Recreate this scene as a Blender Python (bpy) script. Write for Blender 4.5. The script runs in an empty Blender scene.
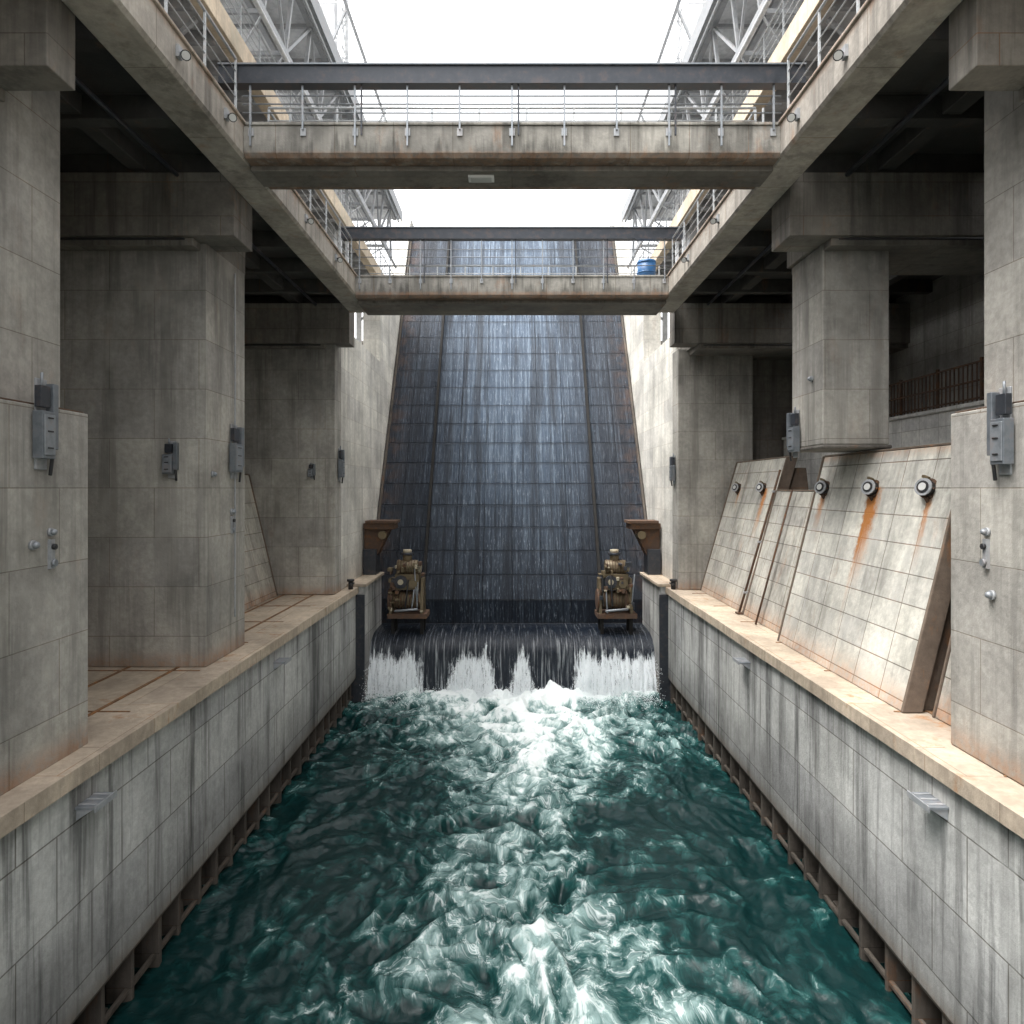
import bpy, bmesh, math, random
from mathutils import Vector, Matrix, noise
random.seed(7)
scene = bpy.context.scene

# ------------------------------------------------------------------ node helpers
class NT:
    def __init__(s, mat):
        s.nt = mat.node_tree; s.n = s.nt.nodes; s.l = s.nt.links
    def node(s, t, **kw):
        n = s.n.new(t)
        for k, v in kw.items(): setattr(n, k, v)
        return n
    def put(s, sock, v):
        if hasattr(v, 'is_output'): s.l.new(v, sock)
        else: sock.default_value = v
    def math(s, op, a, b=0.0, c=None, clamp=False):
        n = s.node('ShaderNodeMath', operation=op, use_clamp=clamp)
        s.put(n.inputs[0], a); s.put(n.inputs[1], b)
        if c is not None: s.put(n.inputs[2], c)
        return n.outputs[0]
    def sstep(s, v, lo, hi, a=0.0, b=1.0):
        n = s.node('ShaderNodeMapRange', interpolation_type='SMOOTHSTEP')
        s.put(n.inputs[0], v); s.put(n.inputs[1], lo); s.put(n.inputs[2], hi); s.put(n.inputs[3], a); s.put(n.inputs[4], b)
        return n.outputs[0]
    def mixf(s, f, a, b):
        n = s.node('ShaderNodeMix', data_type='FLOAT')
        s.put(n.inputs[0], f); s.put(n.inputs[2], a); s.put(n.inputs[3], b)
        return n.outputs[0]
    def mix(s, f, a, b, bt='MIX'):
        n = s.node('ShaderNodeMix', data_type='RGBA', blend_type=bt)
        s.put(n.inputs[0], f); s.put(n.inputs[6], a); s.put(n.inputs[7], b)
        return n.outputs[2]
    def comb(s, x, y, z):
        n = s.node('ShaderNodeCombineXYZ')
        s.put(n.inputs[0], x); s.put(n.inputs[1], y); s.put(n.inputs[2], z)
        return n.outputs[0]
    def noise(s, vec, scale, detail=4, rough=0.5, dist=0.0):
        n = s.node('ShaderNodeTexNoise')
        s.put(n.inputs['Vector'], vec); n.inputs['Scale'].default_value = scale
        n.inputs['Detail'].default_value = detail; n.inputs['Roughness'].default_value = rough
        n.inputs['Distortion'].default_value = dist
        return n.outputs[0], n.outputs[1]
    def vscale(s, vec, sc):
        n = s.node('ShaderNodeVectorMath', operation='MULTIPLY')
        s.put(n.inputs[0], vec); n.inputs[1].default_value = sc
        return n.outputs[0]

def newmat(name):
    m = bpy.data.materials.new(name); m.use_nodes = True
    t = NT(m); b = t.n['Principled BSDF']
    return m, t, b

def C(r, g, b): return (r, g, b, 1)

def concrete(name, base, bw=1.6, bh=0.8, joint=0.55, mort=0.008, streak=0.4, rust=0.15, rustcol=(0.30, 0.13, 0.045),
             var=0.10, rough=0.85, zrust=None, extra=None, bump=0.35, offset=0.5, zdark=None, drip=0.0):
    m, t, b = newmat(name)
    g = t.node('ShaderNodeNewGeometry')
    sp = t.node('ShaderNodeSeparateXYZ'); t.l.new(g.outputs['Position'], sp.inputs[0])
    sn = t.node('ShaderNodeSeparateXYZ'); t.l.new(g.outputs['True Normal'], sn.inputs[0])
    X, Y, Z = sp.outputs
    fx = t.math('GREATER_THAN', t.math('ABSOLUTE', sn.outputs[0]), 0.6)
    fz = t.math('GREATER_THAN', t.math('ABSOLUTE', sn.outputs[2]), 0.75)
    u = t.mixf(fx, X, Y); v = t.mixf(fz, Z, Y)
    br = t.node('ShaderNodeTexBrick')
    br.offset = offset
    t.l.new(t.comb(u, v, 0.0), br.inputs['Vector'])
    br.inputs['Scale'].default_value = 1; br.inputs['Brick Width'].default_value = bw
    br.inputs['Row Height'].default_value = bh; br.inputs['Mortar Size'].default_value = mort
    br.inputs['Mortar Smooth'].default_value = 0.4
    br.inputs['Color1'].default_value = C(1 - var, 1 - var, 1 - var * 0.9); br.inputs['Color2'].default_value = C(1 + var, 1 + var, 1 + var * 0.8)
    br.inputs['Mortar'].default_value = C(joint, joint * .95, joint * .88)
    P = g.outputs['Position']
    n1, n1c = t.noise(P, 0.6, 4, 0.62)
    n2, _ = t.noise(P, 8.0, 5, 0.68)
    st, _ = t.noise(t.vscale(P, (2.8, 2.8, 0.15)), 1.0, 5, 0.66)
    col = t.mix(1.0, C(*base), br.outputs['Color'], 'MULTIPLY')
    k = t.math('MULTIPLY', t.sstep(n1, 0.28, 0.72, 0.72, 1.18), t.sstep(n2, 0.25, 0.75, 0.82, 1.14))
    sm = t.math('MULTIPLY', t.sstep(st, 0.47, 0.68), t.sstep(n2, 0.3, 0.6, 0.6, 1.0))
    sm = t.math('MULTIPLY', sm, t.mixf(fz, 1.0, 0.35))
    k = t.math('MULTIPLY', k, t.math('SUBTRACT', 1.0, t.math('MULTIPLY', sm, streak)))
    if drip:
        dn, _ = t.noise(t.vscale(P, (1.25, 1.25, 0.07)), 1.0, 5, 0.74)
        k = t.math('MULTIPLY', k, t.math('SUBTRACT', 1.0, t.math('MULTIPLY', t.sstep(dn, .50, .64), drip)))
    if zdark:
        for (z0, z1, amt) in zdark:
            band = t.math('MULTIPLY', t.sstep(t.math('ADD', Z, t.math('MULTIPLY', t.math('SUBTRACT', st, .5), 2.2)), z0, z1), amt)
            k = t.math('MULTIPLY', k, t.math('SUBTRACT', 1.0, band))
    col = t.mix(1.0, col, t.comb(k, k, k), 'MULTIPLY')
    ns = t.node('ShaderNodeSeparateColor'); t.l.new(n1c, ns.inputs[0])
    col = t.mix(t.math('MULTIPLY', t.sstep(t.math('MULTIPLY', t.math('ADD', ns.outputs[1], st), .5), 0.53, 0.68), 0.35), col, C(min(base[0] * 1.5, .72), min(base[1] * 1.5, .70), min(base[2] * 1.48, .66)))
    rn, _ = t.noise(t.vscale(P, (1.7, 1.7, 0.7)), 1.0, 5, 0.72)
    rm = t.math('MULTIPLY', t.sstep(rn, 0.56, 0.74), rust)
    rm = t.math('ADD', rm, t.math('MULTIPLY', t.math('MULTIPLY', br.outputs['Fac'], t.sstep(n1, 0.45, 0.7)), rust * 1.5), clamp=True)
    if zrust:
        for (z0, z1, amt) in zrust:
            band = t.math('MULTIPLY', t.sstep(Z, z0, z1), amt)
            rm = t.math('ADD', rm, t.math('MULTIPLY', band, t.sstep(n2, 0.3, 0.62, 0.15, 1.0)), clamp=True)
    if extra:
        for (y0, w, ztop, ln, amt) in extra:
            yy = t.math('ADD', Y, t.math('MULTIPLY', t.math('SUBTRACT', n2, .5), w * 1.6))
            d = t.math('ABSOLUTE', t.math('SUBTRACT', yy, y0))
            e = t.math('MULTIPLY', t.sstep(d, 0.0, w, 1.0, 0.0), t.math('MULTIPLY', t.sstep(Z, ztop - ln, ztop - .1), t.sstep(Z, ztop, ztop + .08, 1.0, 0.0)))
            rm = t.math('ADD', rm, t.math('MULTIPLY', e, amt), clamp=True)
    col = t.mix(rm, col, C(*rustcol))
    t.l.new(col, b.inputs['Base Color'])
    t.l.new(t.sstep(n2, .2, .8, rough - .12, rough + .08), b.inputs['Roughness'])
    b.inputs['Specular IOR Level'].default_value = 0.3
    nb, _ = t.noise(P, 14.0, 4, 0.7)
    h = t.math('SUBTRACT', nb, t.math('MULTIPLY', br.outputs['Fac'], 1.0))
    bp = t.node('ShaderNodeBump'); bp.inputs['Strength'].default_value = bump; bp.inputs['Distance'].default_value = 0.03
    t.l.new(h, bp.inputs['Height']); t.l.new(bp.outputs[0], b.inputs['Normal'])
    return m

def metal(name, col, rough=0.5, metallic=0.6, rust=0.3, rustcol=(0.2, 0.09, 0.035)):
    m, t, b = newmat(name)
    g = t.node('ShaderNodeNewGeometry')
    n, _ = t.noise(g.outputs['Position'], 5.0, 5, 0.7)
    k = t.sstep(n, .3, .7, .75, 1.15)
    c = t.mix(1.0, C(*col), t.comb(k, k, k), 'MULTIPLY')
    rm = t.math('MULTIPLY', t.sstep(n, 0.5, 0.66), rust)
    t.l.new(t.mix(rm, c, C(*rustcol)), b.inputs['Base Color'])
    b.inputs['Metallic'].default_value = metallic
    t.l.new(t.sstep(n, .2, .8, rough - .1, rough + .15), b.inputs['Roughness'])
    return m

# ------------------------------------------------------------------ materials
M = {}
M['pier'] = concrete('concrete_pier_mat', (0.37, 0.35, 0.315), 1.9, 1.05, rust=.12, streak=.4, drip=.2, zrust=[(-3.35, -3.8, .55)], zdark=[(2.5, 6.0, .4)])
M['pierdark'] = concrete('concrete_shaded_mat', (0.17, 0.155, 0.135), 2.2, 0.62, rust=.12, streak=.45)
M['backwall_lit'] = concrete('bay_back_wall_lit_mat', (0.34, 0.33, 0.31), 2.2, 0.62, rust=.12, streak=.45)  # paler copy of the shaded concrete, lit look put into the base colour
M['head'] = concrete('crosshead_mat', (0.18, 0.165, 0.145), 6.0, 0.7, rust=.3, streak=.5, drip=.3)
M['beam'] = concrete('walkway_concrete_mat', (0.39, 0.355, 0.31), 3.2, 2.0, rust=.4, streak=.5, drip=.3, zrust=[(6.62, 6.76, .3)])
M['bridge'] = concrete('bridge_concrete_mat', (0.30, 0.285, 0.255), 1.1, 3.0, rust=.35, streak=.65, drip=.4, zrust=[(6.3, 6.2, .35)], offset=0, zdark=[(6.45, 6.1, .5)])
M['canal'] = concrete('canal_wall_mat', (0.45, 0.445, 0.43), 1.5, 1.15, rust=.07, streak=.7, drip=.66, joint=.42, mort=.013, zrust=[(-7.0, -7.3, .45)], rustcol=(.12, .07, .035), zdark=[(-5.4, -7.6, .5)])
M['ledge'] = concrete('ledge_mat', (0.48, 0.395, 0.305), 1.5, 3.0, rust=.9, streak=.3, rustcol=(.33, .16, .065))
prx = dict(rust=.22, streak=.35, joint=.36, mort=.012, offset=0, rustcol=(.40, .16, .045))
M['panel'] = concrete('sluice_panel_mat', (0.55, 0.53, 0.475), 0.95, 0.52, extra=[(14.2, .34, -.02, 2.3, 1.3), (14.35, .10, -.02, 3.4, .7), (16.5, .2, -.02, 1.2, .9), (12.3, .14, -.02, 1.6, .9)], zrust=[(-3.2, -3.8, .5), (.55, .76, .4)], drip=.2, **prx)
M['panel2'] = concrete('sluice_panel_far_mat', (0.46, 0.44, 0.39), 0.95, 0.52, extra=[(24.2, .2, -.05, .8, .8), (21.7, .25, -.05, 1.8, 1.1)], zrust=[(-3.2, -3.8, .5)], drip=.35, **prx)
M['paneledge'] = concrete('sluice_panel_edge_mat', (0.17, 0.13, 0.10), 4, 4, rust=.7, streak=.3)
M['train'] = concrete('training_wall_mat', (0.62, 0.595, 0.54), 2.2, 0.9, rust=.14, streak=.25, drip=.2, joint=.75, zrust=[(-2.5, -5.0, .4)])
M['white'] = concrete('white_wall_mat', (0.80, 0.79, 0.76), 0.8, 0.5, rust=.05, streak=.2, offset=0)
M['beige'] = concrete('beige_fascia_mat', (0.60, 0.50, 0.38), 3.0, 2.0, rust=.25, streak=.3)
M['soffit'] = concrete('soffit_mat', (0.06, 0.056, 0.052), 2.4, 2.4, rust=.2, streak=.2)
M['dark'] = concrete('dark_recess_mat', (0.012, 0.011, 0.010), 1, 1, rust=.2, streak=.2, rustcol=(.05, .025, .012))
M['skirt'] = concrete('skirt_post_mat', (0.085, 0.072, 0.06), 1, 1, rust=.8, streak=.5, rustcol=(.11, .055, .028))
M['ground'] = concrete('ground_mat', (0.24, 0.23, 0.21), 6, 6, rust=.1, streak=.0)
M['steel'] = metal('galvanised_steel_mat', (0.26, 0.28, 0.30), .45, .5, .25)
M['railw'] = metal('painted_rail_mat', (0.42, 0.44, 0.45), .5, .2, .3)
M['darksteel'] = metal('dark_steel_mat', (0.04, 0.045, 0.054), .4, .4, .15)
M['grey'] = metal('grey_steel_mat', (0.34, 0.35, 0.36), .55, .3, .2)
M['lightgrey'] = metal('light_grey_steel_mat', (0.6, 0.61, 0.62), .6, .1, .12)  # upper steel greys lightened, haze put into the base colour
M['rust'] = metal('rusty_steel_mat', (0.10, 0.06, 0.04), .8, .2, .8, (.15, .07, .03))
M['track'] = metal('rusty_track_mat', (0.22, 0.12, 0.06), .8, .1, .9, (.36, .16, .05))
M['bronze'] = metal('greasy_machine_mat', (0.15, 0.115, 0.065), .5, .3, .6, (.07, .04, .025))
M['cream'] = metal('cream_cap_mat', (0.42, .37, .27), .5, .1, .5)
M['box'] = metal('box_metal_mat', (0.18, 0.20, 0.22), .42, .5, .2)
M['black'] = metal('black_rubber_mat', (0.02, 0.02, 0.022), .5, 0, .1)
M['blue'] = metal('blue_paint_mat', (0.03, 0.12, 0.28), .4, 0, .2)
m, t, b = newmat('lens_mat'); b.inputs['Base Color'].default_value = C(.5, .5, .48); b.inputs['Roughness'].default_value = .12; M['lens'] = m
m, t, b = newmat('silver_plate_mat'); b.inputs['Base Color'].default_value = C(.6, .6, .58); b.inputs['Roughness'].default_value = .5; M['plate'] = m

# ------------------------------------------------------------------ mesh builder
class B:
    def __init__(s): s.bm = bmesh.new(); s.mats = []
    def mi(s, k):
        if k not in s.mats: s.mats.append(k)
        return s.mats.index(k)
    def _set(s, fs, k):
        i = s.mi(k)
        for f in fs: f.material_index = i
    def box(s, x0, x1, y0, y1, z0, z1, k):
        x0, x1 = min(x0, x1), max(x0, x1); y0, y1 = min(y0, y1), max(y0, y1); z0, z1 = min(z0, z1), max(z0, z1)
        v = [s.bm.verts.new(p) for p in [(x0, y0, z0), (x1, y0, z0), (x1, y1, z0), (x0, y1, z0), (x0, y0, z1), (x1, y0, z1), (x1, y1, z1), (x0, y1, z1)]]
        fs = [s.bm.faces.new([v[i] for i in q]) for q in [(0, 3, 2, 1), (4, 5, 6, 7), (0, 1, 5, 4), (1, 2, 6, 5), (2, 3, 7, 6), (3, 0, 4, 7)]]
        s._set(fs, k); return fs
    def hexa(s, p, k):
        v = [s.bm.verts.new(q) for q in p]
        fs = [s.bm.faces.new([v[i] for i in q]) for q in [(0, 3, 2, 1), (4, 5, 6, 7), (0, 1, 5, 4), (1, 2, 6, 5), (2, 3, 7, 6), (3, 0, 4, 7)]]
        s._set(fs, k); bmesh.ops.recalc_face_normals(s.bm, faces=fs); return fs
    def prism(s, prof, axis, a, b_, k):
        def P(u, v, w):
            return (w, u, v) if axis == 'x' else ((u, w, v) if axis == 'y' else (u, v, w))
        va = [s.bm.verts.new(P(u, v, a)) for u, v in prof]; vb = [s.bm.verts.new(P(u, v, b_)) for u, v in prof]
        fs = [s.bm.faces.new(va), s.bm.faces.new(vb[::-1])]
        n = len(prof)
        for i in range(n): fs.append(s.bm.faces.new([va[i], vb[i], vb[(i + 1) % n], va[(i + 1) % n]]))
        s._set(fs, k); bmesh.ops.recalc_face_normals(s.bm, faces=fs); return fs
    def cyl(s, p0, p1, r, k, seg=10, r2=None):
        p0 = Vector(p0); p1 = Vector(p1); d = p1 - p0
        q = Vector((0, 0, 1)).rotation_difference(d.normalized()).to_matrix()
        r2 = r if r2 is None else r2
        va, vb = [], []
        for i in range(seg):
            a = 2 * math.pi * i / seg; c = Vector((math.cos(a), math.sin(a), 0))
            va.append(s.bm.verts.new(p0 + q @ (c * r))); vb.append(s.bm.verts.new(p1 + q @ (c * r2)))
        fs = [s.bm.faces.new(va[::-1]), s.bm.faces.new(vb)]
        for i in range(seg):
            f = s.bm.faces.new([va[i], va[(i + 1) % seg], vb[(i + 1) % seg], vb[i]]); fs.append(f)
            if seg > 7: f.smooth = True
        s._set(fs, k)
    def bar(s, p0, p1, w, h, k):
        p0 = Vector(p0); p1 = Vector(p1); d = (p1 - p0).normalized()
        up = Vector((0, 0, 1)) if abs(d.z) < .95 else Vector((0, 1, 0))
        a = d.cross(up).normalized() * w / 2; c = a.cross(d).normalized() * h / 2
        pts = [p0 - a - c, p0 + a - c, p1 + a - c, p1 - a - c, p0 - a + c, p0 + a + c, p1 + a + c, p1 - a + c]
        s.hexa(pts, k)
    def ball(s, p, r, k, sub=2):
        ret = bmesh.ops.create_icosphere(s.bm, subdivisions=sub, radius=r, matrix=Matrix.Translation(p))
        fs = set(f for v in ret['verts'] for f in v.link_faces)
        for f in fs: f.smooth = True
        s._set(fs, k)
    def done(s, name, bevel=0.0, seg=2):
        me = bpy.data.meshes.new(name); s.bm.to_mesh(me); s.bm.free()
        for k in s.mats: me.materials.append(M[k])
        o = bpy.data.objects.new(name, me); scene.collection.objects.link(o)
        if bevel:
            md = o.modifiers.new('bevel', 'BEVEL'); md.width = bevel; md.segments = seg; md.limit_method = 'ANGLE'; md.angle_limit = math.radians(40)
        return o

WZ = -8.2      # water
LZ = -3.8      # ledge / deck level
SKIRT = -7.3
YN = -14.0     # near end of the built place

# ------------------------------------------------------------------ ground (one sheet with channel cut-out)
b_ = B()
R = 600
i = b_.mi('ground')
outer = [(-R, -R), (R, -R), (R, R), (-R, R)]
inner = [(-6.4, -R + 1), (6.4, -R + 1), (6.4, 49), (-6.4, 49)]
vo = [b_.bm.verts.new((x, y, LZ - .26)) for x, y in outer]; vi = [b_.bm.verts.new((x, y, LZ - .26)) for x, y in inner]
for a in range(4):
    f = b_.bm.faces.new([vo[a], vo[(a + 1) % 4], vi[(a + 1) % 4], vi[a]]); f.material_index = i
b_.done('ground')

# ------------------------------------------------------------------ canal walls + ledges
for s in (-1, 1):
    b_ = B()
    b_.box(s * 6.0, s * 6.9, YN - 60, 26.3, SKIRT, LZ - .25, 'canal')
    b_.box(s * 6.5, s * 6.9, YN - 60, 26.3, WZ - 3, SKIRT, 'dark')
    y = 4.0
    while y < 26.2:
        w = random.uniform(.07, .12)
        b_.box(s * (6.05 + random.uniform(0, .05)), s * 6.5, y, y + w, WZ - 1.5, SKIRT, 'skirt')
        if random.random() < .5:
            b_.box(s * 6.25, s * 6.5, y + w, y + random.uniform(.35, .7), WZ - .5, SKIRT - random.uniform(.5, .8), 'skirt')
        y += .78 + random.uniform(-.04, .04)
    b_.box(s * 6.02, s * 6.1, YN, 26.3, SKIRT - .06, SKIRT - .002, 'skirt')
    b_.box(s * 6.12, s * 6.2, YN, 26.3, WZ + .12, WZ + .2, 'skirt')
    b_.done('canal_wall', .012, 1)
    b_ = B()
    y = YN
    while y < 26.3:
        y2 = min(y + 3.0, 26.3)
        dx = random.uniform(-.01, .01)
        b_.box(s * (5.9 + dx), s * 6.35, y + .006, y2 - .006, LZ - .25, LZ + random.uniform(0, .008), 'ledge')
        y = y2
    b_.box(s * 6.352, s * 14, YN, 30, LZ - .25, LZ - .012, 'ledge')
    for xr in (7.05, 8.1):
        b_.box(s * xr, s * (xr + .07), YN, 25.2, LZ - .012, LZ + .008, 'track')
    y = 9.0
    while y < 25:
        b_.box(s * 6.5, s * 12, y, y + .04, LZ - .012, LZ + .004, 'track'); y += 2.6
    b_.done('quay_ledge', .018, 2)

# ------------------------------------------------------------------ piers
def pier_near(s, xu, xl):
    b_ = B()
    b_.box(s * xu, s * 13.99, 7.4, 10.1, LZ, 6.5, 'pier')  # outer width is unseen, extended to keep light out of the bays
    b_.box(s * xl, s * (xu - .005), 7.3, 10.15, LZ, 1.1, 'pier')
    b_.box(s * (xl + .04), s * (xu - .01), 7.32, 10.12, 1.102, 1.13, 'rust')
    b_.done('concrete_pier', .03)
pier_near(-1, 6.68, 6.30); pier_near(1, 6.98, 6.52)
b_ = B(); b_.box(-6.5, -9.7, 14.5, 16.6, LZ, 5.2, 'pier')
b_.cyl((-6.45, 15.9, 5.0), (-6.45, 15.9, -3.0), .02, 'grey', 6)
b_.done('concrete_pier', .03)
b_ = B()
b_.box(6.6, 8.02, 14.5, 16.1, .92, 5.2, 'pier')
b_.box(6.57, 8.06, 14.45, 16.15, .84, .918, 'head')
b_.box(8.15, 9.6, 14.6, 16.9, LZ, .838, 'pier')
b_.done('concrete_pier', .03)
b_ = B(); b_.box(-6.3, -10.2, 24.3, 25.2, LZ, 5.2, 'pier'); b_.done('concrete_pier', .03)
b_ = B(); b_.box(6.2, 9.0, 25.5, 26.4, LZ, 5.2, 'pier'); b_.done('concrete_pier', .03)

def crosshead(s, y0, y1, z0=5.2, z1=6.5, xi=5.72, y2=None):
    b_ = B()
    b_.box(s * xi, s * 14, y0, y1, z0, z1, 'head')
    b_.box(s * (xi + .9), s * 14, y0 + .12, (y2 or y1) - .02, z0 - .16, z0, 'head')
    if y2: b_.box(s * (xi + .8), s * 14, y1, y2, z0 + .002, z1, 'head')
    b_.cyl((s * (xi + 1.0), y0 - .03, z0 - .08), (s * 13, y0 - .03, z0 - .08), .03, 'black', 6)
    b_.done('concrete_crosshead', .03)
crosshead(-1, 8.4, 8.95); crosshead(1, 8.4, 8.95)
crosshead(-1, 14.05, 15.05, y2=16.7)
crosshead(1, 14.05, 15.05, y2=16.2)
crosshead(-1, 24.0, 24.8, 5.1, 6.5, y2=25.3); crosshead(1, 24.0, 24.8, 5.1, 6.5, y2=26.5)

for s in (-1, 1):
    b_ = B(); b_.box(s * 14, s * 14.6, YN, 30, LZ, 6.9, 'backwall_lit' if s > 0 else 'pierdark')
    b_.box(s * (8.9 if s > 0 else 10.1), s * 14, 26.42 if s > 0 else 25.22, 27.2, LZ, 6.4, 'pierdark')
    b_.done('bay_back_wall', .02)

# ------------------------------------------------------------------ roof deck over the bays
for s in (-1, 1):
    b_ = B()
    yend = 25.4 if s < 0 else 26.5
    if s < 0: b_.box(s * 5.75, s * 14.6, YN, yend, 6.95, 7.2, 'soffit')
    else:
        b_.box(5.75, 10.3, YN, yend, 6.95, 7.2, 'soffit')  # roof strip beyond this slab left open, added to light the parapet
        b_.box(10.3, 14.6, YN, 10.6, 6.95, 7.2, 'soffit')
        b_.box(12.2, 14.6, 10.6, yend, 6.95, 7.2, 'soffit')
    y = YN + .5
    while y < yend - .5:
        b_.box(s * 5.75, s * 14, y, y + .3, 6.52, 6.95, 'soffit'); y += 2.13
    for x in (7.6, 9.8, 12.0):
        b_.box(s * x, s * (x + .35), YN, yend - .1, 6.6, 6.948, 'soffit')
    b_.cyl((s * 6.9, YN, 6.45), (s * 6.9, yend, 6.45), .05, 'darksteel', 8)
    b_.done('roof_deck', .015, 1)
    b_ = B()
    prof = [(5.0, 6.22), (5.05, 6.16), (5.7, 6.16), (5.7, 6.78), (5.0, 6.78)]
    b_.prism([(s * u, v) for u, v in prof], 'y', YN, 24.0, 'beam')
    b_.box(s * 4.96, s * 5.12, YN, 24, 6.782, 6.84, 'beam')
    b_.done('walkway_beam', .015, 2)

# ------------------------------------------------------------------ railings
def railing_y(s, x, y0, y1, zb, h=1.05, k='railw'):
    b_ = B(); n = int((y1 - y0) / 1.25); st = (y1 - y0) / n
    for i in range(n + 1):
        yy = y0 + i * st
        b_.bar((s * x, yy, zb - .0), (s * x, yy, zb + h), .035, .035, k)
        b_.box(s * (x - .06), s * (x + .06), yy - .07, yy + .07, zb, zb + .015, 'grey')
    for j, r in ((1.0, .026), (.78, .012), (.55, .012), (.33, .012), (.12, .012)):
        b_.cyl((s * x, y0, zb + h * j), (s * x, y1, zb + h * j), r, k, 8)
    b_.done('guardrail')
for s in (-1, 1):
    railing_y(s, 5.08, YN, 12.55, 6.84)
    railing_y(s, 5.08, 14.25, 21.6, 6.84)

def footbridge(y0, y1, zt, zb, rt, th):
    b_ = B()
    prof = [(y0, zt), (y1, zt), (y1, zb), (y0 + .06, zb), (y0, zb + .08)]
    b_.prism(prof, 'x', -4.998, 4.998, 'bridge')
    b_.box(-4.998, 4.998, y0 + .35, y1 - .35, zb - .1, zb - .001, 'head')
    b_.box(-4.95, 4.95, y0 - .03, y0 + .12, zt + .002, zt + .06, 'bridge')
    b_.done('footbridge', .012, 2)
    b_ = B()
    b_.box(-5.42, 5.42, y0 - .1, y0 + .02, rt - th, rt, 'darksteel')
    b_.box(-5.42, 5.42, y0 - .14, y0 + .12, rt + .001, rt + .03, 'box')
    b_.box(-5.42, 5.42, y0 - .13, y0 + .1, rt - th - .03, rt - th - .001, 'darksteel')
    xs = []
    x = -4.85
    while x < 4.9: xs.append(x); x += .97
    for i, x in enumerate(xs):
        b_.bar((x, y0 - .05, zt - .40 if i % 3 != 1 else zt - .1), (x, y0 - .05, rt - th), .032, .032, 'steel')
        b_.box(x - .05, x + .05, y0 - .03, y0 - .004, zt - .2, zt - .06, 'grey')
        if i % 3 == 2: b_.bar((x + .12, y0 - .05, zt - .2), (x + .12, y0 - .05, rt - th), .03, .03, 'darksteel')
    for j in (.2, .42, .62):
        b_.cyl((-5, y0 - .02, zt + (rt - th - zt) * (j + .1)), (5, y0 - .02, zt + (rt - th - zt) * (j + .1)), .014, 'steel', 8)
    for x in xs:
        b_.bar((x + .3, y1 - .1, zt), (x + .3, y1 - .1, zt + 1.05), .035, .035, 'railw')
    for j in (.25, .5, .75, 1.0):
        b_.cyl((-5, y1 - .1, zt + 1.05 * j), (5, y1 - .1, zt + 1.05 * j), .014 if j < 1 else .026, 'railw', 8)
    b_.done('bridge_guardrail')
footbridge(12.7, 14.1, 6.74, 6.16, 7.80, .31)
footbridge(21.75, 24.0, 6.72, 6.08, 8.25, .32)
b_ = B(); b_.box(-.85, -.35, 13.2, 13.45, 6.02, 6.058, 'plate'); b_.box(-.8, -.4, 13.22, 13.43, 6.005, 6.019, 'lens'); b_.done('soffit_sign_plate')  # sign plate on the footbridge underside, not a lamp

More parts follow.
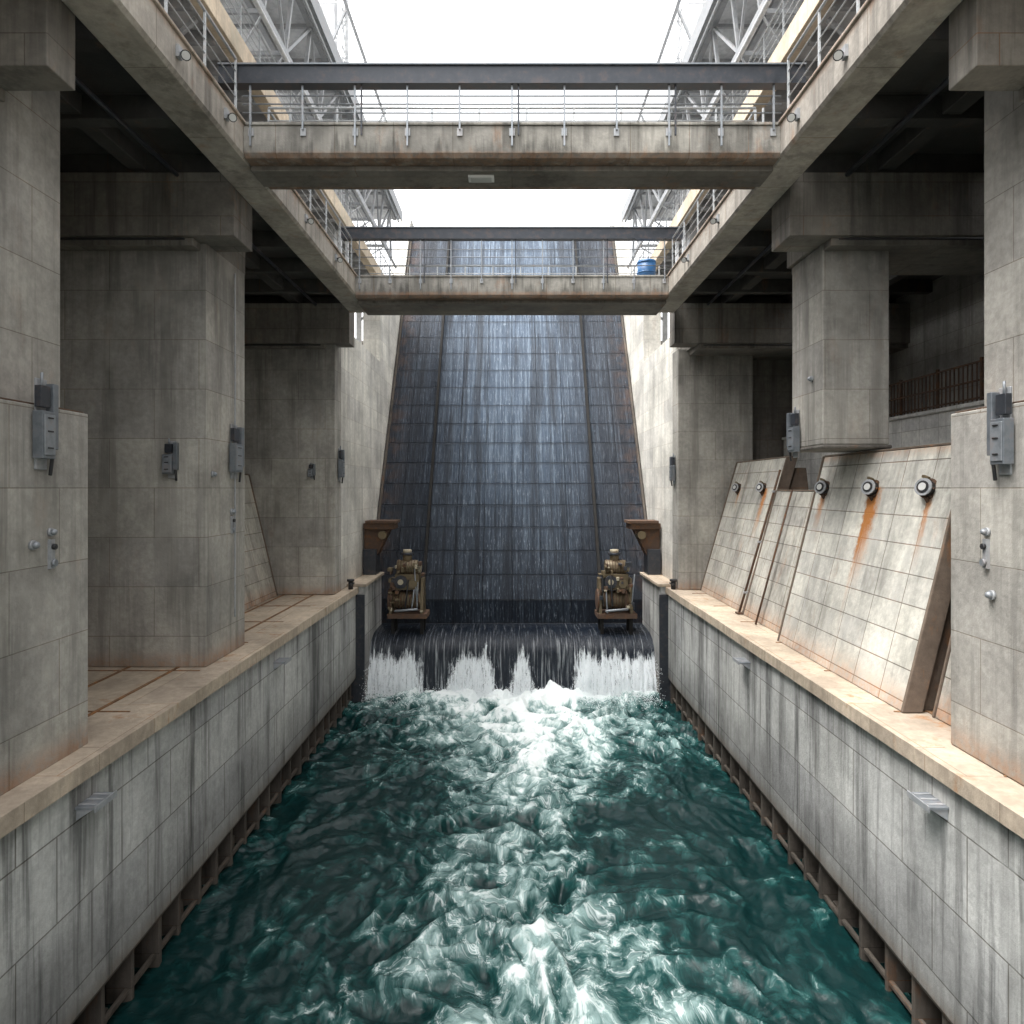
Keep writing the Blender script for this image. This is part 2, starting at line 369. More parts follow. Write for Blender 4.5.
# ------------------------------------------------------------------ upper galleries
for s in (-1, 1):
    b_ = B()
    b_.box(s * 6.5, s * 6.85, 4, 38, 10.3, 10.85, 'beige')
    b_.box(s * 6.851, s * 12, 4, 38, 10.55, 10.8, 'lightgrey')
    y = 4.2
    while y < 38:
        b_.box(s * 6.86, s * 12, y, y + .14, 10.25, 10.549, 'grey'); y += 1.15
    for x in (8.2, 10.0): b_.box(s * x, s * (x + .15), 4, 38, 10.0, 10.249, 'grey')
    y = 6.0
    while y < 38:
        b_.box(s * 8.15, s * 8.4, y, y + .25, 7.2, 10.0, 'lightgrey')
        b_.bar((s * 8.27, y + .12, 9.0), (s * 6.9, y + .12, 10.25), .1, .1, 'grey'); y += 4.4
    b_.done('upper_gallery', .01, 1)
    railing_y(s, 6.6, 4, 38, 10.86, 1.0, 'railw')
    b_ = B()
    def chord(x, z, w=.16, k='grey', y0=4, y1=36): b_.box(s * x, s * (x + w), y0, y1, z, z + w, k)
    chord(6.35, 12.2); chord(6.1, 14.1); chord(7.6, 12.2); chord(7.6, 14.1)
    y = 4.0; i = 0
    while y < 36:
        y2 = y + 1.7
        b_.bar((s * 6.42, y, 12.3), (s * 6.2, y, 14.15), .1, .1, 'grey')
        if i % 2: b_.bar((s * 6.42, y, 12.3), (s * 6.2, y2, 14.15), .08, .08, 'grey')
        else: b_.bar((s * 6.2, y, 14.15), (s * 6.42, y2, 12.3), .08, .08, 'grey')
        b_.bar((s * 6.4, y, 12.28), (s * 11, y, 12.28), .08, .12, 'grey')
        b_.bar((s * 6.4, y, 12.28), (s * 7.7, y2, 12.28), .05, .05, 'lightgrey')
        b_.bar((s * 6.2, y, 14.2), (s * 11, y, 14.2), .08, .12, 'grey')
        b_.bar((s * 7.68, y, 12.3), (s * 7.68, y, 10.8), .1, .1, 'grey')
        y = y2; i += 1
    b_.box(s * 5.9, s * 11, 4, 36.5, 14.35, 14.5, 'lightgrey')
    b_.box(s * 5.86, s * 5.9, 4, 36.5, 14.2, 14.75, 'grey')
    b_.box(s * 7.9, s * 11, 4, 36.5, 12.36, 12.42, 'lightgrey')
    b_.cyl((s * 6.3, 4, 11.95), (s * 6.3, 37, 11.95), .07, 'lightgrey', 8)
    b_.cyl((s * 5.98, 4, 14.05), (s * 5.98, 36, 14.05), .05, 'railw', 8)
    b_.done('steel_roof_truss')
    b_ = B(); y = 6.0
    b_.cyl((s * 5.5, 6, 16.0), (s * 5.5, 30, 16.0), .055, 'grey', 6)
    b_.cyl((s * 5.65, 6, 16.45), (s * 5.65, 30, 16.45), .055, 'grey', 6)
    while y < 30:
        y2 = min(y + .6, 30)
        b_.cyl((s * 5.5, y, 16), (s * 5.65, y2, 16.45), .022, 'grey', 5)
        b_.cyl((s * 5.65, y2, 16.45), (s * 5.5, y2, 16.0), .022, 'grey', 5); y = y2
    for y in (10, 16.5, 23, 29.5): b_.bar((s * 5.6, y, 16.1), (s * 6.3, y, 14.5), .07, .07, 'grey')
    b_.done('crane_rail_boom')
    for (ty, tx, zt) in ((26.8, 6.7, 34), (19, 8.6, 30)):
        b_ = B()
        cs = [(tx, ty), (tx + 1.1, ty), (tx + 1.1, ty + 1.1), (tx, ty + 1.1)]
        for (x, y) in cs: b_.box(s * x, s * (x + .12), y, y + .12, 7.2, zt, 'lightgrey')
        z = 14.6
        while z < zt:
            for a in range(4):
                (xa, ya), (xb, yb) = cs[a], cs[(a + 1) % 4]
                b_.bar((s * (xa + .06), ya + .06, z), (s * (xb + .06), yb + .06, z), .06, .06, 'lightgrey')
                b_.bar((s * (xa + .06), ya + .06, z), (s * (xb + .06), yb + .06, z + 1.5), .05, .05, 'lightgrey')
            z += 1.5
        b_.box(s * (tx + .35), s * (tx + .85), ty + .3, ty + .8, 7.2, zt - 1, 'lightgrey')
        b_.done('lattice_tower')

# ------------------------------------------------------------------ spillway ramp
m, t, b = newmat('spillway_wet_mat')
g = t.node('ShaderNodeNewGeometry'); sp = t.node('ShaderNodeSeparateXYZ'); t.l.new(g.outputs['Position'], sp.inputs[0]); X, Y, Z = sp.outputs
P = g.outputs['Position']
br = t.node('ShaderNodeTexBrick'); br.offset = 0
t.l.new(t.comb(X, t.math('ADD', Z, 4.9), 0.0), br.inputs['Vector'])
br.inputs['Scale'].default_value = 1; br.inputs['Brick Width'].default_value = 1.3; br.inputs['Row Height'].default_value = 1.025
br.inputs['Mortar Size'].default_value = .02; br.inputs['Mortar Smooth'].default_value = .9
br.inputs['Color1'].default_value = C(.9, .9, .9); br.inputs['Color2'].default_value = C(1.06, 1.06, 1.06); br.inputs['Mortar'].default_value = C(.5, .5, .52)
ax = t.math('ABSOLUTE', X)
PF = t.comb(X, 0.0, Z)
st, _ = t.noise(t.vscale(PF, (9, 0, .22)), 1.0, 5, .75)
st2, _ = t.noise(t.vscale(PF, (1.5, 0, .09)), 1.0, 5, .68)
dr, _ = t.noise(t.vscale(PF, (19, 0, 2.2)), 1.0, 4, .78)
nn, _ = t.noise(P, 1.6, 5, .68)
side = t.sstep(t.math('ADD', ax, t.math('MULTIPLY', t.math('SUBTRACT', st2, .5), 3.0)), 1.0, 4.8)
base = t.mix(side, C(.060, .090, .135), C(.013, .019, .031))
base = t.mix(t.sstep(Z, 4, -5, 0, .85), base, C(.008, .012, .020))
wet = t.math('MULTIPLY', t.sstep(st, .46, .60), t.mixf(side, .8, .25))
wet = t.math('MULTIPLY', wet, t.sstep(Z, -5, 5, .30, 1.0))
base = t.mix(t.math('MULTIPLY', wet, t.sstep(dr, .38, .58, .35, 1.0)), base, C(.235, .30, .375))
base = t.mix(t.math('MULTIPLY', t.sstep(dr, .55, .66), t.mixf(side, .6, .25)), base, C(.42, .48, .54))
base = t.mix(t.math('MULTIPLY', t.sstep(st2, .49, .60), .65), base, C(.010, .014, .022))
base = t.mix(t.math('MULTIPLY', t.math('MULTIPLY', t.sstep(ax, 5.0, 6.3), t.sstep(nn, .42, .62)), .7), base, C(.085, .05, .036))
# dark line just under each step lip
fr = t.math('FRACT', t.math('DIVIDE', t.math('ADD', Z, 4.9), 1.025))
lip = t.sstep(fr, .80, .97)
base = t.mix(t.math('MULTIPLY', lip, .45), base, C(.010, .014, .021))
base = t.mix(1.0, base, br.outputs['Color'], 'MULTIPLY')
t.l.new(base, b.inputs['Base Color'])
t.l.new(t.sstep(dr, .35, .65, .30, .60), b.inputs['Roughness'])
b.inputs['Specular IOR Level'].default_value = .35
bp = t.node('ShaderNodeBump'); bp.inputs['Strength'].default_value = 1.0; bp.inputs['Distance'].default_value = .14
t.l.new(t.math('SUBTRACT', t.math('ADD', st, t.math('MULTIPLY', dr, .7)), t.math('MULTIPLY', br.outputs['Fac'], .5)), bp.inputs['Height']); t.l.new(bp.outputs[0], b.inputs['Normal'])
M['ramp'] = m
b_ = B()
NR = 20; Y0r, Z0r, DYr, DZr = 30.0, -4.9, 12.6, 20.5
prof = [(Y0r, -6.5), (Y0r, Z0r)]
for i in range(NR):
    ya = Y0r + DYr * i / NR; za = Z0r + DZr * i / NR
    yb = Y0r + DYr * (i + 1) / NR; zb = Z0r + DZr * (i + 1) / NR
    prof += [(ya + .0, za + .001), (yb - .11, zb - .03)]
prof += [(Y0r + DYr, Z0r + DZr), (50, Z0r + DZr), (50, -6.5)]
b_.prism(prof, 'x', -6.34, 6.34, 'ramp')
for x in (-3.9, 3.9):
    b_.hexa([(x - .06, Y0r - .30, Z0r), (x + .06, Y0r - .30, Z0r), (x + .06, Y0r + .1, Z0r), (x - .06, Y0r + .1, Z0r),
             (x - .06, Y0r + DYr - .30, Z0r + DZr), (x + .06, Y0r + DYr - .30, Z0r + DZr), (x + .06, Y0r + DYr + .1, Z0r + DZr), (x - .06, Y0r + DYr + .1, Z0r + DZr)], 'dark')
for x in (-6.3, 6.2):
    b_.hexa([(x, Y0r - .2, Z0r), (x + .1, Y0r - .2, Z0r), (x + .1, Y0r + .1, Z0r), (x, Y0r + .1, Z0r),
             (x, Y0r + DYr - .2, Z0r + DZr), (x + .1, Y0r + DYr - .2, Z0r + DZr), (x + .1, Y0r + DYr + .1, Z0r + DZr), (x, Y0r + DYr + .1, Z0r + DZr)], 'skirt')
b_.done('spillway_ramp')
for s in (-1, 1):
    b_ = B()
    y0 = 25.25 if s < 0 else 26.45
    b_.prism([(y0, LZ + .0), (y0, 6.1), (33, 6.1), (33, 8.6), (39, 10.2), (43, 17), (50, 17), (50, -7), (26.6, -7), (26.6, LZ)], 'x', s * 6.36, s * 7.2, 'train')
    b_.done('training_wall', .02)
b_ = B(); b_.box(-60, -7.21, 44, 50, LZ - 1, 9.5, 'pierdark'); b_.box(7.21, 60, 44, 50, LZ - 1, 9.5, 'pierdark'); b_.done('dam_wall', .03)

# ------------------------------------------------------------------ weir
for s in (-1, 1):
    b_ = B()
    b_.box(s * 5.72, s * 6.355, 26.3, 29.95, WZ - 3, LZ, 'canal')
    b_.box(s * 5.66, s * 6.3, 26.2, 26.295, WZ - 1, LZ - .3, 'darksteel')
    b_.box(s * 5.6, s * 6.355, 26.2, 29.95, LZ + .002, LZ + .12, 'ledge')
    b_.done('weir_abutment', .02)

m, t, b = newmat('weir_water_mat')
g = t.node('ShaderNodeNewGeometry'); sp = t.node('ShaderNodeSeparateXYZ'); t.l.new(g.outputs['Position'], sp.inputs[0]); X, Y, Z = sp.outputs
P = g.outputs['Position']
s1, _ = t.noise(t.vscale(P, (13, .5, .5)), 1.0, 5, .72)
s3, _ = t.noise(t.vscale(P, (15, 3, 2.6)), 1.0, 6, .8)
f1 = t.math('MULTIPLY', t.sstep(s1, .50, .70), t.sstep(Z, -5.9, -6.6, .16, .36))  # pale vertical streaks, with the crest's striped reflections painted in
at = t.node('ShaderNodeAttribute'); at.attribute_name = 'white'
A_ = at.outputs['Fac']
v = t.math('ADD', t.math('MULTIPLY', A_, .62), t.math('MULTIPLY', t.math('SUBTRACT', s3, .5), 1.9))
v = t.math('ADD', v, t.math('MULTIPLY', t.math('SUBTRACT', s1, .5), .8))
f2 = t.math('MULTIPLY', t.sstep(v, .20, .62), t.sstep(A_, .0, .25))
ft = t.math('ADD', f1, f2, clamp=True)
t.l.new(t.mix(ft, C(.010, .015, .024), C(.80, .84, .86)), b.inputs['Base Color'])
t.l.new(t.mixf(ft, .16, .7), b.inputs['Roughness'])
bp = t.node('ShaderNodeBump'); bp.inputs['Strength'].default_value = .8; bp.inputs['Distance'].default_value = .07
t.l.new(t.math('ADD', s1, s3), bp.inputs['Height']); t.l.new(bp.outputs[0], b.inputs['Normal'])
M['weir'] = m
prof = []
for i in range(11):
    a = i / 10 * math.pi / 2
    prof.append((28.75 - 1.35 * math.sin(a) ** 1.0, -6.75 + .78 * math.cos(a) ** .9 if i < 10 else -6.75))
prof = [(30.0, -5.95), (29.2, -5.955)] + prof
for i in range(1, 19):
    f = i / 18; prof.append((27.40 - .16 * f ** .8, -6.75 - 1.6 * f))
me = bpy.data.meshes.new('weir'); NX = 520; vs = []; fs = []; wh = []
def whiteness(x):
    px = 512 + x * 683 / 27.45
    w = 0
    for (a, c) in ((362, 426), (446, 498), (508, 536), (570, 670)):
        e = 13
        w = max(w, min(1, max(0, (px - a) / e)) * min(1, max(0, (c - px) / e)))
    return w
for i in range(NX + 1):
    x = -5.72 + 11.44 * i / NX
    w = whiteness(x)
    hn = noise.fractal(Vector((x * 1.6, 9, 0)), .8, 2, 4)
    for j, (y, z) in enumerate(prof):
        fl = max(0, min(1, (-6.5 - z) / 1.0))
        n = noise.fractal(Vector((x * 5, 0, z * .7)), 1, 2, 5)
        st = .03 * math.sin(x * 7) * min(1, max(0, (-5.95 - z)) * 4)
        low = max(0, (-6.8 - z) / 1.4)
        ww = min(1, w * (.85 + .8 * low) + .25 * low)
        wz = ww * min(1, max(0, (-6.38 - .5 * hn - z) / .55))
        vs.append((x, y - (.05 + .10 * wz) * n * fl - .20 * wz * fl * (.4 + low) + .02 * n, z + st * .5)); wh.append(wz)
L = len(prof)
for i in range(NX):
    for j in range(L - 1):
        a = i * L + j; fs.append((a, a + L, a + L + 1, a + 1))
me.from_pydata(vs, [], fs); me.materials.append(m)
A = me.attributes.new('white', 'FLOAT', 'POINT'); A.data.foreach_set('value', wh)
for p in me.polygons: p.use_smooth = True
o = bpy.data.objects.new('weir_waterfall', me); scene.collection.objects.link(o)

m, t, b = newmat('spray_mat'); b.inputs['Base Color'].default_value = C(.85, .88, .89); b.inputs['Roughness'].default_value = .6; M['spray'] = m
b_ = B(); mi = b_.mi('spray')
for i in range(26000):
    x = random.uniform(-5.7, 5.7); w = whiteness(x)
    if random.random() > .18 + w: continue
    hgt = random.random() ** 2.4 * (.3 + 1.1 * w)
    p = Vector((x, 27.0 - abs(random.gauss(0, .4)) * (1 + .6 * w), WZ + .05 + hgt)); r = random.uniform(.005, .020)
    vv = [b_.bm.verts.new(p + Vector(q) * r) for q in ((1, 0, -.5), (-.6, .8, -.5), (-.6, -.8, -.5), (0, 0, 1.4))]
    for q in ((0, 1, 3), (1, 2, 3), (2, 0, 3), (0, 2, 1)):
        f = b_.bm.faces.new([vv[k] for k in q]); f.material_index = mi
b_.done('water_spray')

# ------------------------------------------------------------------ water
m, t, b = newmat('water_mat')
g = t.node('ShaderNodeNewGeometry'); sp = t.node('ShaderNodeSeparateXYZ'); t.l.new(g.outputs['Position'], sp.inputs[0]); X, Y, Z = sp.outputs
P2 = t.comb(X, t.math('MULTIPLY', Y, .72), 0.0)
def vadd(a, b2, op='ADD'):
    n = t.node('ShaderNodeVectorMath', operation=op); t.put(n.inputs[0], a); t.put(n.inputs[1], b2); return n.outputs[0]
_, wc = t.noise(P2, .7, 3, .55)
Q = vadd(P2, t.vscale(vadd(wc, (.5, .5, .5), 'SUBTRACT'), (1.5, 1.5, 0)))
fa = t.node('ShaderNodeAttribute'); fa.attribute_name = 'foam'; F = fa.outputs['Fac']
n1, n1c = t.noise(Q, .95, 5, .62)
Q3 = vadd(Q, t.vscale(vadd(n1c, (.5, .5, .5), 'SUBTRACT'), (.45, .45, 0)))
n2, _ = t.noise(Q3, 3.0, 8, .70)
vo = t.node('ShaderNodeTexVoronoi', feature='DISTANCE_TO_EDGE'); vo.inputs['Scale'].default_value = 3.2
_, vc = t.noise(Q, 2.6, 4, .62)
t.l.new(vadd(Q, t.vscale(vadd(vc, (.5, .5, .5), 'SUBTRACT'), (.9, .9, 0))), vo.inputs['Vector'])
cell = t.sstep(vo.outputs['Distance'], .0, .085, 1.0, 0.0)
ff = t.math('ADD', F, t.math('MULTIPLY', t.math('SUBTRACT', n1, .5), 1.7))
ff = t.math('ADD', ff, t.math('MULTIPLY', t.math('SUBTRACT', n2, .5), 1.7))
solid = t.sstep(ff, .62, 1.10)
lace = t.math('MULTIPLY', cell, t.sstep(ff, .30, .68, 0.0, .62))
lace = t.math('MULTIPLY', lace, t.sstep(n2, .40, .56))
milk = t.math('MULTIPLY', t.sstep(ff, .34, .95), .32)
foam = t.math('MAXIMUM', t.math('MAXIMUM', solid, lace), milk)
deep = t.mix(t.sstep(ff, .05, .60), C(.0035, .020, .020), C(.016, .078, .073))
deep = t.mix(t.sstep(ff, .45, .95), deep, C(.07, .22, .20))
t.l.new(t.mix(foam, deep, C(.80, .84, .83)), b.inputs['Base Color'])
t.l.new(t.mixf(foam, .10, .6), b.inputs['Roughness'])
b.inputs['IOR'].default_value = 1.33
bp = t.node('ShaderNodeBump'); bp.inputs['Strength'].default_value = .42; bp.inputs['Distance'].default_value = .08
t.l.new(n2, bp.inputs['Height']); t.l.new(bp.outputs[0], b.inputs['Normal'])
M['water'] = m
ys = []; y = YN - 60
while y < 8.5: ys.append(y); y += .5
while y < 27.8: ys.append(y); y += .045
xs = [-6.5 + 13.0 * i / 270 for i in range(271)]
vs = []; fo = []
def sst(x, a, c):
    v = max(0, min(1, (x - a) / (c - a))); return v * v * (3 - 2 * v)
for y in ys:
    for x in xs:
        cx = .40 + .5 * math.sin(y * .35)
        hw = 2.4 + .4 * math.sin(y * .6 + 1) + 1.6 * sst(y, 17, 26)
        mid = math.exp(-((x - cx) / hw) ** 2)
        near = sst(y, 18.5, 26.0)
        f = mid * (.54 + .14 * sst(y, 14, 22)) + near * .42 * (.45 + .55 * mid) + .05
        f += .45 * sst(y, 25.6, 27.2)
        f += .26 * math.exp(-((x - 2.0) / 1.6) ** 2) * sst(y, 13.8, 11.2)
        wx = x + 1.2 * noise.noise(Vector((x * .4, y * .3, 5))); wy = y + 1.2 * noise.noise(Vector((x * .4, y * .3, 9)))
        h = noise.fractal(Vector((wx * .75, wy * .62, 0)), 1.15, 2.1, 6)
        r = 1 - abs(noise.fractal(Vector((wx * .95, wy * .8, 3)), 1.1, 2.1, 6)) * 2
        amp = .12 + .13 * mid + .08 * near
        z = WZ + amp * (h + .75 * r - .3)
        if y > 25: z += .13 * sst(y, 25, 27) * (.5 + noise.fractal(Vector((x * 1.8, y * 1.8, 2)), .8, 2, 4))
        if y < 5: z = WZ + .1 * h
        vs.append((x, y, z)); fo.append(max(0, f + .18 * h * mid + .30 * (r - .62)))
W = len(xs); fs = []
for j in range(len(ys) - 1):
    for i in range(W - 1):
        a = j * W + i; fs.append((a, a + 1, a + 1 + W, a + W))
me = bpy.data.meshes.new('canal_water'); me.from_pydata(vs, [], fs); me.materials.append(m)
A = me.attributes.new('foam', 'FLOAT', 'POINT'); A.data.foreach_set('value', fo)
for p in me.polygons: p.use_smooth = True
o = bpy.data.objects.new('canal_water', me); scene.collection.objects.link(o)

# ------------------------------------------------------------------ inclined sluice panels
def panel(s, y0, y1, xb, xt, zt, k, th=.32, nm='inclined_sluice_panel', zb=LZ):
    b_ = B()
    b_.hexa([(s * xb, y0, zb), (s * xb, y1, zb), (s * (xb + th), y1, zb), (s * (xb + th), y0, zb),
             (s * xt, y0, zt), (s * xt, y1, zt), (s * (xt + th), y1, zt), (s * (xt + th), y0, zt)], k)
    for (ya, yb) in ((y0 - .07, y0 - .003), (y1 + .003, y1 + .05)):
        b_.hexa([(s * (xb - .03), ya, zb), (s * (xb - .03), yb, zb), (s * (xb + th), yb, zb), (s * (xb + th), ya, zb),
                 (s * (xt - .03), ya, zt + .03), (s * (xt - .03), yb, zt + .03), (s * (xt + th), yb, zt + .03), (s * (xt + th), ya, zt + .03)], 'paneledge')
    b_.box(s * (xt - .01), s * (xt + th), y0, y1, zt + .002, zt + .05, 'paneledge')
    y = y0 + .05
    while y < y1:
        b_.hexa([(s * (xb + th + .003), y, zb), (s * (xb + th + .003), y + .25, zb), (s * (xt + th + .8), y + .25, zb), (s * (xt + th + .8), y, zb),
                 (s * (xt + th + .003), y, zt - .3), (s * (xt + th + .003), y + .25, zt - .3), (s * (xt + th + .3), y + .25, zt - .3), (s * (xt + th + .3), y, zt - .3)], 'paneledge')
        y += 2.4
    b_.done(nm, .015, 2)
panel(1, 11.6, 16.95, 6.62, 7.76, .76, 'panel')
panel(1, 17.1, 20.5, 6.95, 7.95, -.1, 'panel2', .12)
panel(1, 20.75, 25.3, 7.0, 8.35, .92, 'panel2')
panel(-1, 17.5, 24.1, 8.3, 9.3, .45, 'panel2')
panel(1, 10.3, 11.3, 7.0, 7.75, -.6, 'panel2', .2)
b_ = B()
b_.cyl((6.85, 20.62, LZ), (8.1, 20.62, .55), .035, 'rust', 8); b_.cyl((6.78, 19.0, LZ), (7.8, 19.0, -.05), .03, 'rust', 8)
for q in (.15, .5, .85):
    p = Vector((6.85, 20.62, LZ)).lerp(Vector((8.1, 20.62, .55)), q); b_.box(p.x - .05, p.x + .2, 20.57, 20.67, p.z - .03, p.z + .03, 'grey')
b_.box(6.78, 6.95, 20.5, 20.74, LZ, LZ + .05, 'rust')
b_.done('actuator_rod')

def valve(p, nrm, r=.17):
    b_ = B(); p = Vector(p); n = Vector(nrm).normalized()
    b_.cyl(p - n * .02, p + n * .05, r * 1.15, 'rust', 16)
    b_.cyl(p + n * .05, p + n * .17, r * .85, 'black', 16)
    b_.cyl(p + n * .17, p + n * .20, r * .95, 'grey', 16)
    b_.cyl(p + n * .20, p + n * .215, r * .66, 'black', 16)
    b_.cyl(p + n * .215, p + n * .225, r * .42, 'lens', 16)
    for i in range(6):
        a = i * math.pi / 3; q = Vector((0, math.cos(a), math.sin(a))) * r * 1.02
        b_.cyl(p + q + n * .04, p + q + n * .08, .022, 'rust', 6)
    b_.bar(p + Vector((0, 0, -r * 1.7)), p + Vector((0, 0, -r)) + n * .12, .06, .04, 'rust')
    b_.bar(p + Vector((0, -.08, r)) + n * .1, p + Vector((0, .08, r + .04)) + n * .12, .05, .05, 'bronze')
    b_.done('outlet_valve')
nr = (-1, -.45, .25)
for y in (16.45, 14.25, 12.35): valve((7.56, y, -.02), nr)
for y in (24.3, 21.9): valve((8.08, y, -.02), nr, .16)

b_ = B(); b_.box(10.5, 10.8, 10.5, 26.4, LZ, 1.85, 'white'); b_.box(10.42, 10.88, 10.5, 26.4, 1.852, 1.95, 'white'); b_.done('parapet_wall', .02)
b_ = B()
y = 10.6
while y < 26.4:
    b_.bar((10.6, y, 1.95), (10.6, y, 2.85), .025, .025, 'rust'); y += .16
y = 10.6
while y < 26.4: b_.bar((10.6, y, 1.95), (10.6, y, 2.95), .06, .06, 'rust'); y += 1.6
for z in (2.05, 2.45, 2.87): b_.bar((10.6, 10.5, z), (10.6, 26.4, z), .04, .04, 'rust')
b_.done('metal_fence')

# ------------------------------------------------------------------ wall boxes
def box_unit(p, n, h=1.0, w=.32, name='control_box'):
    b_ = B()
    ux = {'+x': (Vector((1, 0, 0)), Vector((0, 1, 0))), '-x': (Vector((-1, 0, 0)), Vector((0, 1, 0))), '-y': (Vector((0, -1, 0)), Vector((1, 0, 0)))}[n]
    N, U = ux; Zv = Vector((0, 0, 1)); p = Vector(p)
    def bx(u0, u1, z0, z1, n0, n1, k):
        pts = []
        for zz in (z0, z1):
            for (u, nn_) in ((u0, n0), (u1, n0), (u1, n1), (u0, n1)):
                pts.append(p + U * u + Zv * zz + N * nn_)
        b_.hexa(pts, k)
    bx(-w * .3, w * .3, -h * .55, h * .55, 0, .03, 'grey')
    bx(-w * .5, w * .2, -h * .42, h * .15, .031, .17, 'box')
    bx(-w * .46, w * .15, -h * .38, h * .11, .171, .185, 'steel')
    bx(w * .22, w * .5, -h * .3, h * .5, .031, .14, 'box')
    bx(-w * .4, w * .1, h * .2, h * .46, .031, .12, 'darksteel')
    for zz in (-.3, -.1, .06): bx(-w * .3, w * .0, h * zz, h * zz + .02, .186, .2, 'black')
    b_.cyl(p + U * w * .35 + Zv * (-h * .3) + N * .1, p + U * w * .35 + Zv * (-h * .62) + N * .06, .025, 'black', 8)
    b_.cyl(p + U * -w * .15 + Zv * (h * .46) + N * .07, p + U * -w * .15 + Zv * (h * .62) + N * .07, .02, 'steel', 8)
    b_.done(name, .006, 1)
box_unit((-6.30, 9.1, .85), '+x', 1.1, .36); box_unit((6.52, 9.0, .75), '-x', 1.05, .36)
box_unit((-7.2, 14.49, .6), '-y', .72, .3); box_unit((-6.49, 15.9, .85), '+x', 1.15, .6)
box_unit((-6.29, 24.85, .85), '+x', 1.1, .5); box_unit((6.59, 15.8, 1.25), '-x', 1.0, .5)
box_unit((6.19, 26.0, .7), '-x', 1.0, .5); box_unit((-9.3, 14.49, .6), '-y', .6, .25)
box_unit((-7.1, 24.29, .6), '-y', .5, .25)

def stud(p, n, r=.05, chain=False):
    b_ = B(); p = Vector(p); n = Vector(n)
    b_.cyl(p, p + n * .04, r * 1.3, 'grey', 12); b_.ball(p + n * .06, r, 'steel', 2)
    if chain:
        b_.box(p.x, p.x + n.x * .05, p.y - .04, p.y + .04, p.z - .5, p.z - .1, 'grey')
        b_.cyl(p + n * .05 + Vector((0, 0, -.2)), p + n * .09 + Vector((0, 0, -.2)), .04, 'black', 8)
        b_.cyl(p + n * .05 + Vector((0, 0, -.42)), p + n * .09 + Vector((0, 0, -.42)), .05, 'steel', 8)
    b_.done('wall_fitting')
stud((-6.30, 8.95, -.75), (1, 0, 0)); stud((-6.30, 9.3, -.6), (1, 0, 0), .045, True)
stud((6.52, 9.25, -1.45), (-1, 0, 0)); stud((6.52, 9.35, -.6), (-1, 0, 0), .045, True)
stud((-6.5, 15.8, -.55), (1, 0, 0), .06, True); stud((-6.5, 14.8, .3), (1, 0, 0), .05)
stud((6.6, 15.0, 2.4), (-1, 0, 0), .05); stud((-9.4, 14.5, .3), (0, -1, 0), .05)

for s in (-1, 1):
    for y in (9.6, 17.4):
        b_ = B(); z = LZ - .62
        b_.box(s * 5.72, s * 5.998, y - .24, y + .24, z, z + .04, 'steel')
        b_.box(s * 5.70, s * 5.72, y - .26, y + .26, z - .03, z + .06, 'grey')
        for d in (-.16, .0, .16): b_.box(s * 5.74, s * 5.99, y + d - .02, y + d + .02, z + .041, z + .055, 'grey')
        for d in (-.2, .2):
            b_.prism([(s * 5.75, z), (s * 5.998, z), (s * 5.998, z - .16)], 'y', y + d - .015, y + d + .015, 'grey')
        b_.done('wall_step_bracket', .004, 1)
def flood(s, y, z=6.5):
    b_ = B(); p = Vector((s * 4.99, y, z))
    b_.box(s * 4.95, s * 4.998, y - .06, y + .06, z - .08, z + .1, 'grey')
    b_.bar(p, p + Vector((-s * .12, 0, -.02)), .03, .03, 'black')
    b_.cyl(p + Vector((-s * .08, .06, 0)), p + Vector((-s * .15, -.07, -.08)), .045, 'black', 12, .075)
    b_.cyl(p + Vector((-s * .15, -.07, -.08)), p + Vector((-s * .153, -.076, -.084)), .06, 'lens', 12)
    b_.done('floodlight')
for s in (-1, 1):
    for y in (10.2, 11.9, 16.5, 19.3): flood(s, y)
for s in (-1, 1):
    b_ = B()
    b_.cyl((s * 6.05, 25.6, LZ), (s * 6.05, 25.6, LZ + .3), .09, 'black', 12); b_.cyl((s * 6.05, 25.6, LZ + .3), (s * 6.05, 25.6, LZ + .38), .14, 'black', 12)
    b_.bar((s * 6.0, 25.3, LZ + .2), (s * 6.0, 25.9, LZ + .2), .06, .06, 'black')
    b_.done('mooring_bollard')
b_ = B(); b_.cyl((4.45, 22.6, 6.72), (4.45, 22.6, 7.5), .3, 'blue', 20)
for z in (6.78, 7.08, 7.42): b_.cyl((4.45, 22.6, z), (4.45, 22.6, z + .04), .315, 'blue', 20)
b_.cyl((4.45, 22.6, 7.5), (4.45, 22.6, 7.53), .08, 'black', 10)
b_.done('blue_drum')

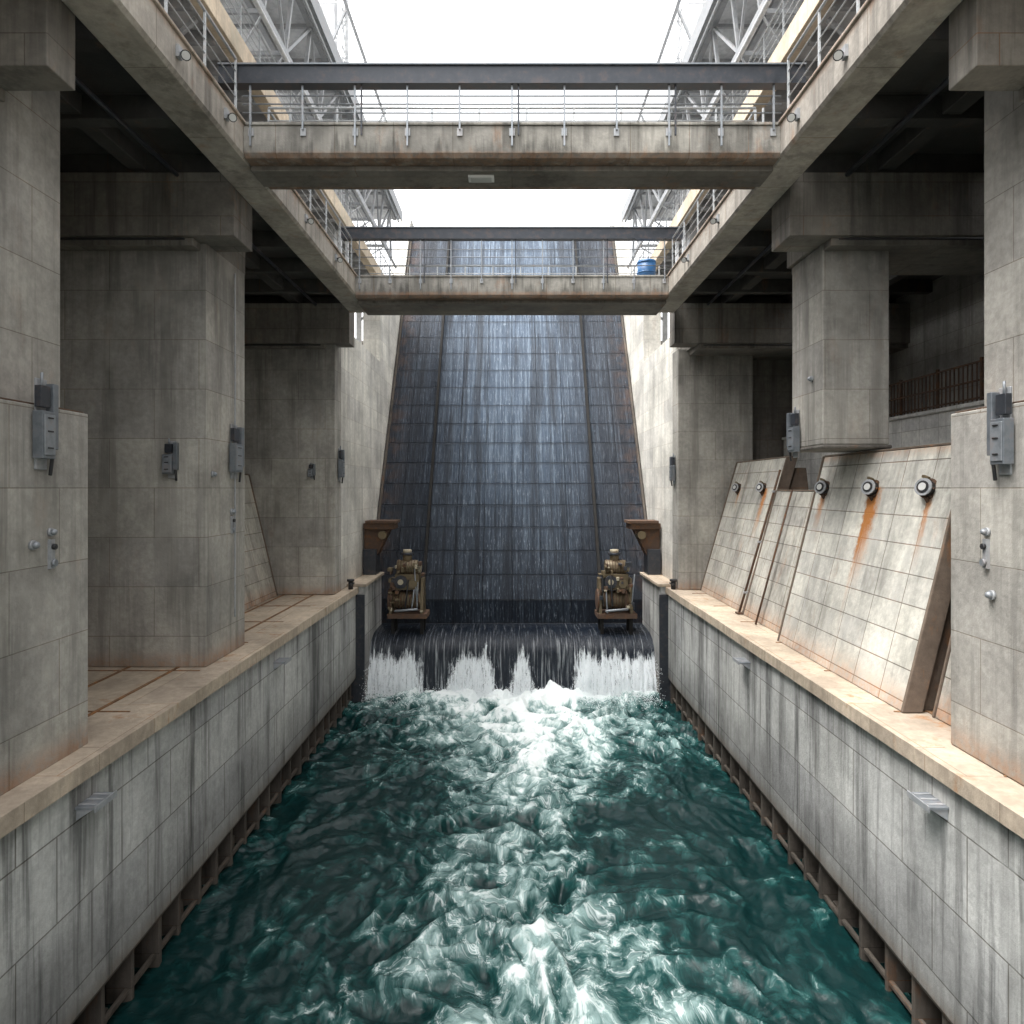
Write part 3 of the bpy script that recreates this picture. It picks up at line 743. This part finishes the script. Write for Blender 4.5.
# ------------------------------------------------------------------ winch machines
for s in (-1, 1):
    b_ = B(); cx = s * 4.32; y = 28.5; z = -5.25
    rr = random.Random(11 if s < 0 else 23)
    for d in (-.6, .6):
        for e in (-.25, .4): b_.box(cx + d - .07, cx + d + .07, y + e - .07, y + e + .07, -6.6, z - .1, 'dark')
    b_.box(cx - .8, cx + .82, y - .5, y + .6, z - .12, z + .08, 'rust')
    for d in (-.68, .6):
        b_.prism([(y - .45, z + .08), (y + .5, z + .08), (y + .3, z + 1.5), (y - .2, z + 1.5)], 'x', cx + d - .06, cx + d + .06, 'bronze')
    b_.cyl((cx - .6, y, z + .6), (cx + .55, y, z + .6), .36, 'bronze', 20)
    for q in range(9): b_.cyl((cx - .52 + q * .12, y, z + .6), (cx - .48 + q * .12, y, z + .6), .40, 'rust', 20)
    b_.cyl((cx - .80, y - .05, z + .6), (cx - .72, y - .05, z + .6), .46, 'rust', 22)
    b_.box(cx - .5, cx + .48, y - .38, y + .4, z + 1.05, z + 1.7, 'bronze')
    b_.box(cx - .62, cx - .5, y - .3, y + .3, z + 1.1, z + 1.5, 'darksteel')
    b_.cyl((cx - .26, y - .46, z + 1.38), (cx - .26, y - .36, z + 1.38), .27, 'darksteel', 18)
    b_.cyl((cx - .26, y - .50, z + 1.38), (cx - .26, y - .46, z + 1.38), .12, 'cream', 12)
    b_.cyl((cx + .24, y - .5, z + 1.3), (cx + .24, y - .36, z + 1.3), .17, 'bronze', 16)
    b_.cyl((cx - .45, y - .05, z + 1.95), (cx + .4, y - .05, z + 1.95), .30, 'bronze', 18)
    b_.cyl((cx + .4, y - .05, z + 1.95), (cx + .54, y - .05, z + 1.95), .2, 'cream', 18)
    for q in range(7): b_.cyl((cx - .4 + q * .11, y - .05, z + 1.95), (cx - .375 + q * .11, y - .05, z + 1.95), .33, 'rust', 18)
    b_.cyl((cx - .05, y, z + 2.18), (cx - .05, y, z + 2.46), .19, 'bronze', 14)
    b_.cyl((cx - .05, y, z + 2.46), (cx - .05, y, z + 2.56), .26, 'darksteel', 14); b_.cyl((cx - .05, y, z + 2.56), (cx - .05, y, z + 2.68), .18, 'cream', 14)
    for q in range(5):
        a0 = Vector((cx + rr.uniform(-.7, .7), y - .5, z + rr.uniform(.1, .5))); a1 = a0 + Vector((rr.uniform(-.15, .15), rr.uniform(0, .15), rr.uniform(.7, 1.6)))
        b_.cyl(a0, a1, rr.uniform(.02, .04), rr.choice(['black', 'rust', 'steel']), 8)
    for q in range(26):
        x0 = cx + rr.uniform(-.78, .62); z0 = z + rr.uniform(.1, 2.1); w0 = rr.uniform(.05, .18); h0 = rr.uniform(.05, .2)
        b_.box(x0, x0 + w0, y - .5 - rr.uniform(0, .06), y - .2, z0, z0 + h0, rr.choice(['bronze', 'rust', 'darksteel', 'cream', 'bronze']))
    b_.cyl((cx - .5, y - .5, z + .2), (cx + .45, y - .5, z + .28), .05, 'steel', 8)
    b_.done('gate_winch', .012, 1)
    b_ = B(); y0 = 28.9
    b_.box(s * 5.0, s * 6.3, y0, y0 + 1.0, -1.75, -1.5, 'rust')
    b_.box(s * 4.9, s * 6.2, y0 - .1, y0 + 1.0, -1.498, -1.38, 'rust')
    b_.prism([(s * 5.2, -1.75), (s * 6.3, -1.75), (s * 6.3, -3.4), (s * 6.0, -3.4)], 'y', y0 + .2, y0 + .4, 'rust')
    b_.prism([(s * 5.2, -1.75), (s * 6.3, -1.75), (s * 6.3, -3.4), (s * 6.0, -3.4)], 'y', y0 + .7, y0 + .85, 'rust')
    b_.box(s * 5.75, s * 6.3, y0, y0 + .9, LZ + .12, -2.6, 'darksteel')
    b_.cyl((s * 5.5, y0, -2.0), (s * 5.5, y0 + .8, -2.0), .18, 'bronze', 12)
    b_.done('wall_bracket_platform', .01, 1)

# ------------------------------------------------------------------ world, sun, camera
w = bpy.data.worlds.new("World"); scene.world = w; w.use_nodes = True
nt = w.node_tree; bg = nt.nodes['Background']
sky = nt.nodes.new('ShaderNodeTexSky'); sky.sky_type = 'NISHITA'; sky.sun_disc = False
EL, AZ = math.radians(66), math.radians(240)
sky.sun_elevation = EL; sky.sun_rotation = AZ; sky.dust_density = 6; sky.air_density = 1.2; sky.ozone_density = 1
hs = nt.nodes.new('ShaderNodeHueSaturation'); hs.inputs['Saturation'].default_value = .08; hs.inputs['Value'].default_value = 4.2
nt.links.new(sky.outputs[0], hs.inputs['Color']); nt.links.new(hs.outputs[0], bg.inputs[0]); bg.inputs[1].default_value = .15
sd = bpy.data.lights.new('sun', 'SUN'); sd.energy = 1.5; sd.angle = math.radians(22); sd.color = (1, .965, .91)
so = bpy.data.objects.new('sun', sd); scene.collection.objects.link(so)
d = Vector((math.sin(AZ) * math.cos(EL), math.cos(AZ) * math.cos(EL), math.sin(EL)))
so.rotation_euler = d.to_track_quat('Z', 'Y').to_euler()

cam = bpy.data.cameras.new('camera'); cam.lens = 24; cam.sensor_width = 36; cam.clip_end = 3000; cam.shift_y = -24 / 1024
co = bpy.data.objects.new('camera', cam); scene.collection.objects.link(co)
co.location = (0, 0, 0); co.rotation_euler = (math.radians(90), 0, 0)
scene.camera = co
scene.view_settings.view_transform = 'Standard'; scene.view_settings.look = 'None'; scene.view_settings.exposure = 0
